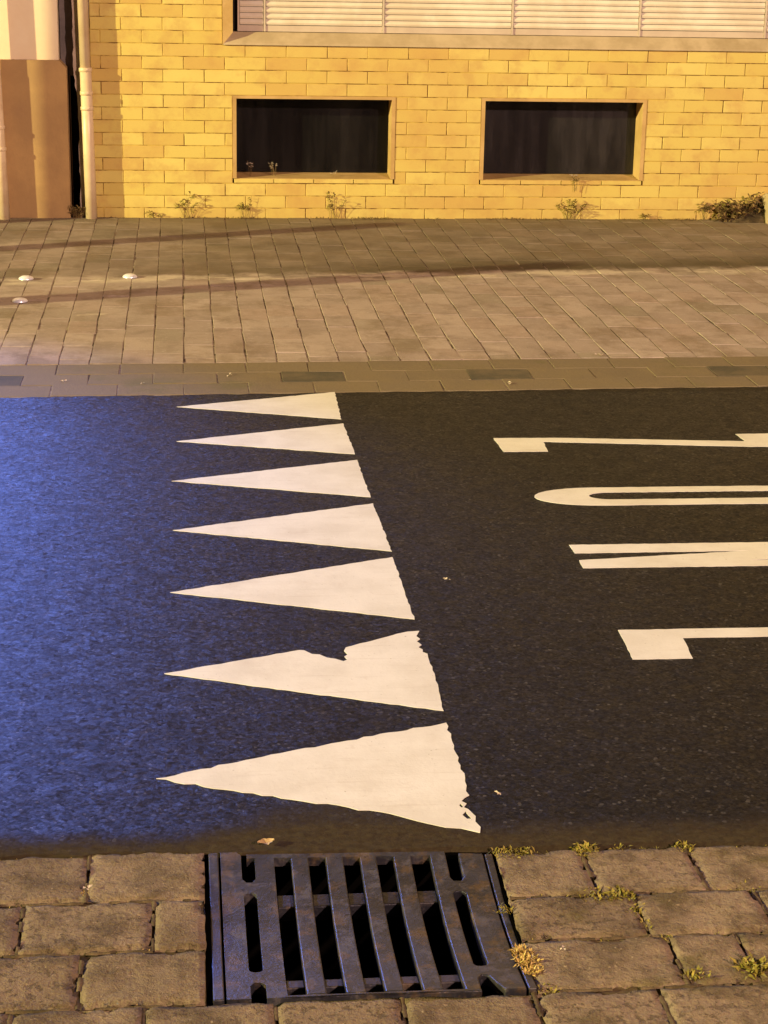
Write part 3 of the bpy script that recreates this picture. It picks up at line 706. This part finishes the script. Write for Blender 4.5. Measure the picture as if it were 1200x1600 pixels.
# ------------------------------------------------------------------ weeds, moss, litter
def leafy(mb, p, ang, up, L, wd, rg):
    d = Vector((math.cos(ang)*math.cos(up), math.sin(ang)*math.cos(up), math.sin(up))); s_ = Vector((-math.sin(ang), math.cos(ang), rg.uniform(-.4, .4))).normalized()
    p = Vector(p); m = p+d*L*.5+Vector((0, 0, L*.08)); e = p+d*L-Vector((0, 0, L*.15))
    mb.add([p, m-s_*wd, e, m+s_*wd], [(0, 1, 2, 3)])
def weed(x, y, z, h, n, spread, label, mat='weed', cat='weed', seed=0, leaf=.022, name='wall_weed'):
    rg = random.Random(seed); t = tag(empty(name, (x, y, z)), label, cat, 'weeds growing at the foot of the wall')
    st_, lf = MB(), MB()
    for i in range(n):
        a = rg.uniform(0, 6.28); r_ = spread*rg.uniform(.1, 1); hh = h*rg.uniform(.4, .9)
        b = (rg.uniform(-.3, .3)*spread, rg.uniform(-.012, .004), 0); e = (b[0]+r_*math.cos(a), -abs(r_*math.sin(a))*.5-.005, hh); m = ((b[0]*1.4+e[0])/2.4, (b[1]+e[1])/2, hh*.55)
        st_.tube([b, m, e], [.0011, .0009, .0006], 4, False)
        for k in range(rg.randint(3, 6)):
            u = rg.uniform(.25, 1); q = [m[j]*(1-u)*1.0+e[j]*u for j in range(3)]
            leafy(lf, q, rg.uniform(0, 6.28), rg.uniform(-.3, .9), leaf*rg.uniform(.6, 1.4), leaf*rg.uniform(.16, .3), rg)
    st_.obj('stem', M['dryweed'], t); lf.obj('leaf_cluster', M[mat], t)['kind'] = 'stuff'
    return t
F = WY-.012
weed(-.60, F-.02, 0, .085, 26, .085, 'dark low weed tuft at the foot of the gap beside the downpipe', 'dryweed', seed=1)
weed(-.15, F, 0, .05, 5, .06, 'tiny weed sprigs against the wall, next right of the wall shadow', seed=2, leaf=.02)
weed(.03, F, 0, .17, 9, .07, 'upright weed below the left end of the left basement window', seed=3, leaf=.026)
weed(.375, F, 0, .15, 7, .075, 'weed sprig under the left corner of the left basement window', seed=4, leaf=.024)
weed(.90, F, 0, .17, 8, .075, 'pale weed under the middle right of the left basement window', 'dryweed', seed=5, leaf=.024)
weed(2.31, F, 0, .13, 14, .09, 'bushy weed under the middle of the right basement window', seed=6, leaf=.026)
weed(2.33, F-.004, .17, .10, 4, .03, 'small sprig in the wall joint just below the right basement sill', seed=7, leaf=.016)
weed(2.76, F, 0, .055, 6, .06, 'small weed below the right end of the right basement window', seed=8, leaf=.02)
weed(3.13, F, 0, .14, 8, .06, 'upright brown weed next left of the big dry clump', 'dryweed', seed=9, leaf=.032)
weed(3.26, F-.01, 0, .14, 22, .10, 'leafy weed at the left side of the big dry clump', 'dryweed', seed=10, leaf=.04)
weed(.405, WY+.07, .236, .12, 3, .02, 'frail flower stem on the left basement sill, near its left corner', 'litter', seed=12, leaf=.014)
weed(.545, WY+.07, .236, .10, 5, .04, 'frail branching stem on the left basement sill, second from its left corner', 'litter', seed=13, leaf=.012)
weed(.895, WY+.07, .236, .045, 3, .02, 'tiny sprout on the left basement sill, right of its middle', 'litter', seed=14, leaf=.01)
weed(2.325, WY+.05, .236, .035, 5, .03, 'tiny pale sprout on the right basement sill', 'litter', seed=15, leaf=.011)
# large dry clump leaning on the wall at the right edge
cl = tag(empty('dry_clump', (3.40, WY-.03, 0)), 'big dark clump of dry weeds piled against the wall at right', 'weed')
rg = random.Random(50); lf = MB(); st_ = MB()
for i in range(330):
    u = rg.random()**.8; x = -.22+.30*u; top = .03+.16*max(0, u)**.9*(1 if u < .93 else .5); z = rg.uniform(0, top)
    leafy(lf, (x+rg.uniform(-.02, .02), rg.uniform(-.07, .012), z), rg.uniform(2.2, 7.0), rg.uniform(-.4, 1.0), rg.uniform(.02, .05), rg.uniform(.005, .011), rg)
for i in range(40):
    x = rg.uniform(-.2, .08); st_.tube([(x, rg.uniform(-.06, 0), 0), (x+rg.uniform(-.01, .05), rg.uniform(-.05, 0), .05+.5*max(0, x+.2)*rg.random())], [.002, .001], 4, False)
lf.obj('leaf_cluster', M['dryweed'], cl)['kind'] = 'stuff'; st_.obj('stem', M['dryweed'], cl)
hp = MB(); n1, n2 = 16, 8
for i in range(n1+1):
    for j in range(n2+1):
        u, v = i/n1, j/n2; x = -.22+.32*u; y = -.10+.125*v
        z = (.155*max(0, math.sin(min(1, u*1.05)*math.pi*.62))*(v**.7))*(u**.8)+rg.uniform(-.006, .006)-.006
        hp.v.append((x, y, z))
for i in range(n1):
    for j in range(n2):
        q = i*(n2+1)+j; hp.f.append((q, q+n2+1, q+n2+2, q+1))
hp.obj('soil_heap', M['bed'], cl, True)
# pale stone at the picture's right edge
ps = MB().block(3.470, 3.62, WY-.16, WY-.004, -.02, .165, .02, .01); ps = ps.obj('corner_stone', M['sill']); tag(ps, 'pale stone against the wall at the far right edge, beside the dry clump', 'stone')

rg = random.Random(77); mo = MB(); sw = MB()
def tuft(mb, x, y, n, r_, h, z=-.006):
    for i in range(n):
        a = rg.uniform(0, 6.28); q = r_*rg.random()**.6; px, py = x+q*math.cos(a), y+q*math.sin(a)*.8
        leafy(mb, (px, py, z), rg.uniform(0, 6.28), rg.uniform(.15, 1.2), h*rg.uniform(.3, .85), h*rg.uniform(.05, .12), rg)
for (x, y, n, r_, h) in ((.601, 3.268, 60, .028, .020), (.638, 3.272, 50, .022, .022), (.755, 3.268, 90, .026, .030), (.83, 3.276, 30, .02, .018), (.949, 3.263, 70, .024, .024), (.745, 3.094, 90, .035, .024), (.785, 3.085, 130, .03, .03),
                          (.806, 3.03, 60, .024, .024), (.809, 2.975, 40, .02, .022), (.833, 2.93, 30, .02, .02), (.951, 2.815, 110, .026, .045), (.856, 2.80, 60, .024, .03), (.591, 2.782, 40, .02, .016), (.565, 3.05, 30, .02, .02), (1.02, 3.095, 30, .03, .018)):
    tuft(mo, x, y, n, r_, h)
for i in range(900):    # sparse moss along random joints of the right-hand gutter
    x = rg.uniform(.58, 1.35); y = rg.choice((3.093, 2.938, 2.78, 3.268))+rg.uniform(-.006, .006)
    if rg.random() < .5+.5*math.sin(x*23+y*40): tuft(mo, x, y, 1, .006, .011)
for i in range(260):
    x = rg.uniform(-.45, .02); y = rg.choice((3.125, 2.948, 2.788, 3.305))+rg.uniform(-.006, .006)
    if rg.random() < .35+.5*math.sin(x*31+y*40): tuft(sw, x, y, 1, .006, .009)
for (x, y, n, r_, h) in ((.571, 2.90, 150, .018, .022), (.574, 2.87, 150, .018, .022), (.578, 2.84, 120, .018, .018), (-.187, 3.165, 40, .012, .012), (-.10, 2.95, 40, .03, .01)): tuft(sw, x, y, n, r_, h)
tag(mo.obj('moss', M['moss']), 'yellow green moss tufts in the gutter joints right of the drain', None, None, 'stuff')
tag(sw.obj('dry_grass', M['straw']), 'straw coloured dry grass in the joints beside the drain', None, None, 'stuff')
wm = MB()
for i in range(2600):   # low growth along the joint between wall and pavement
    x = rg.uniform(-.5, 3.5)
    if math.sin(x*7)+math.sin(x*17+1)+rg.uniform(-1, 1) < .5: continue
    tuft(wm, x, WY-.012+rg.uniform(-.035, .01), 1, .01, .026, 0)
tag(wm.obj('wall_foot_growth', M['dryweed']), 'thin line of low growth where the wall meets the pavement', None, None, 'stuff')
def curled(x, y, s, label, mat, rot, cat='leaf', name='fallen_leaf', group=None):
    mb = MB(); n = 8
    for i in range(n+1):
        u = i/n; wd = math.sin(math.pi*min(.98, max(.03, u)))*.36*s*(1+.2*math.sin(i*2.1))
        for j in (-1, 0, 1): mb.v.append(((u-.5)*s, j*wd, .004+.10*s*abs(j)+.12*s*abs(u-.5)*1.2))
        if i:
            q = 3*i; mb.f += [(q-3, q, q+1, q-2), (q-2, q+1, q+2, q-1)]
    o = mb.obj(name, M[mat]); o.location = (x, y, .002); o.rotation_euler.z = rot; tag(o, label, cat, group)
curled(.146, 3.322, .034, 'small curled dead leaf on the asphalt just above the drain', 'deadleaf', .3)
curled(2.93, 8.98, .10, 'crumpled pale scrap on the pavement near the right edge', 'litter', .5, 'litter', 'paper_scrap')
curled(3.08, 8.96, .08, 'smaller pale scrap at the right edge of the pavement', 'litter', 1.1, 'litter', 'paper_scrap')
lt = MB()
for (x, y, s_) in ((-.45, 7.163, .016), (-.156, 7.126, .011), (.175, 7.256, .014), (1.241, 7.095, .018), (1.70, 7.575, .024), (.698, 4.835, .010), (.629, 3.516, .010), (2.32, 7.12, .016), (1.10, 7.15, .008), (-.184, 3.17, .010), (.64, 2.90, .007)):
    for k in range(4):
        leafy(lt, (x+rg.uniform(-.4, .4)*s_, y+rg.uniform(-.5, .5)*s_, .004), rg.uniform(0, 6.28), rg.uniform(-.1, .5), s_*rg.uniform(.6, 1.2), s_*.3, rg)
tag(lt.obj('litter', M['litter']), 'tiny pale crumbs of litter on the road and gutter', None, None, 'stuff')
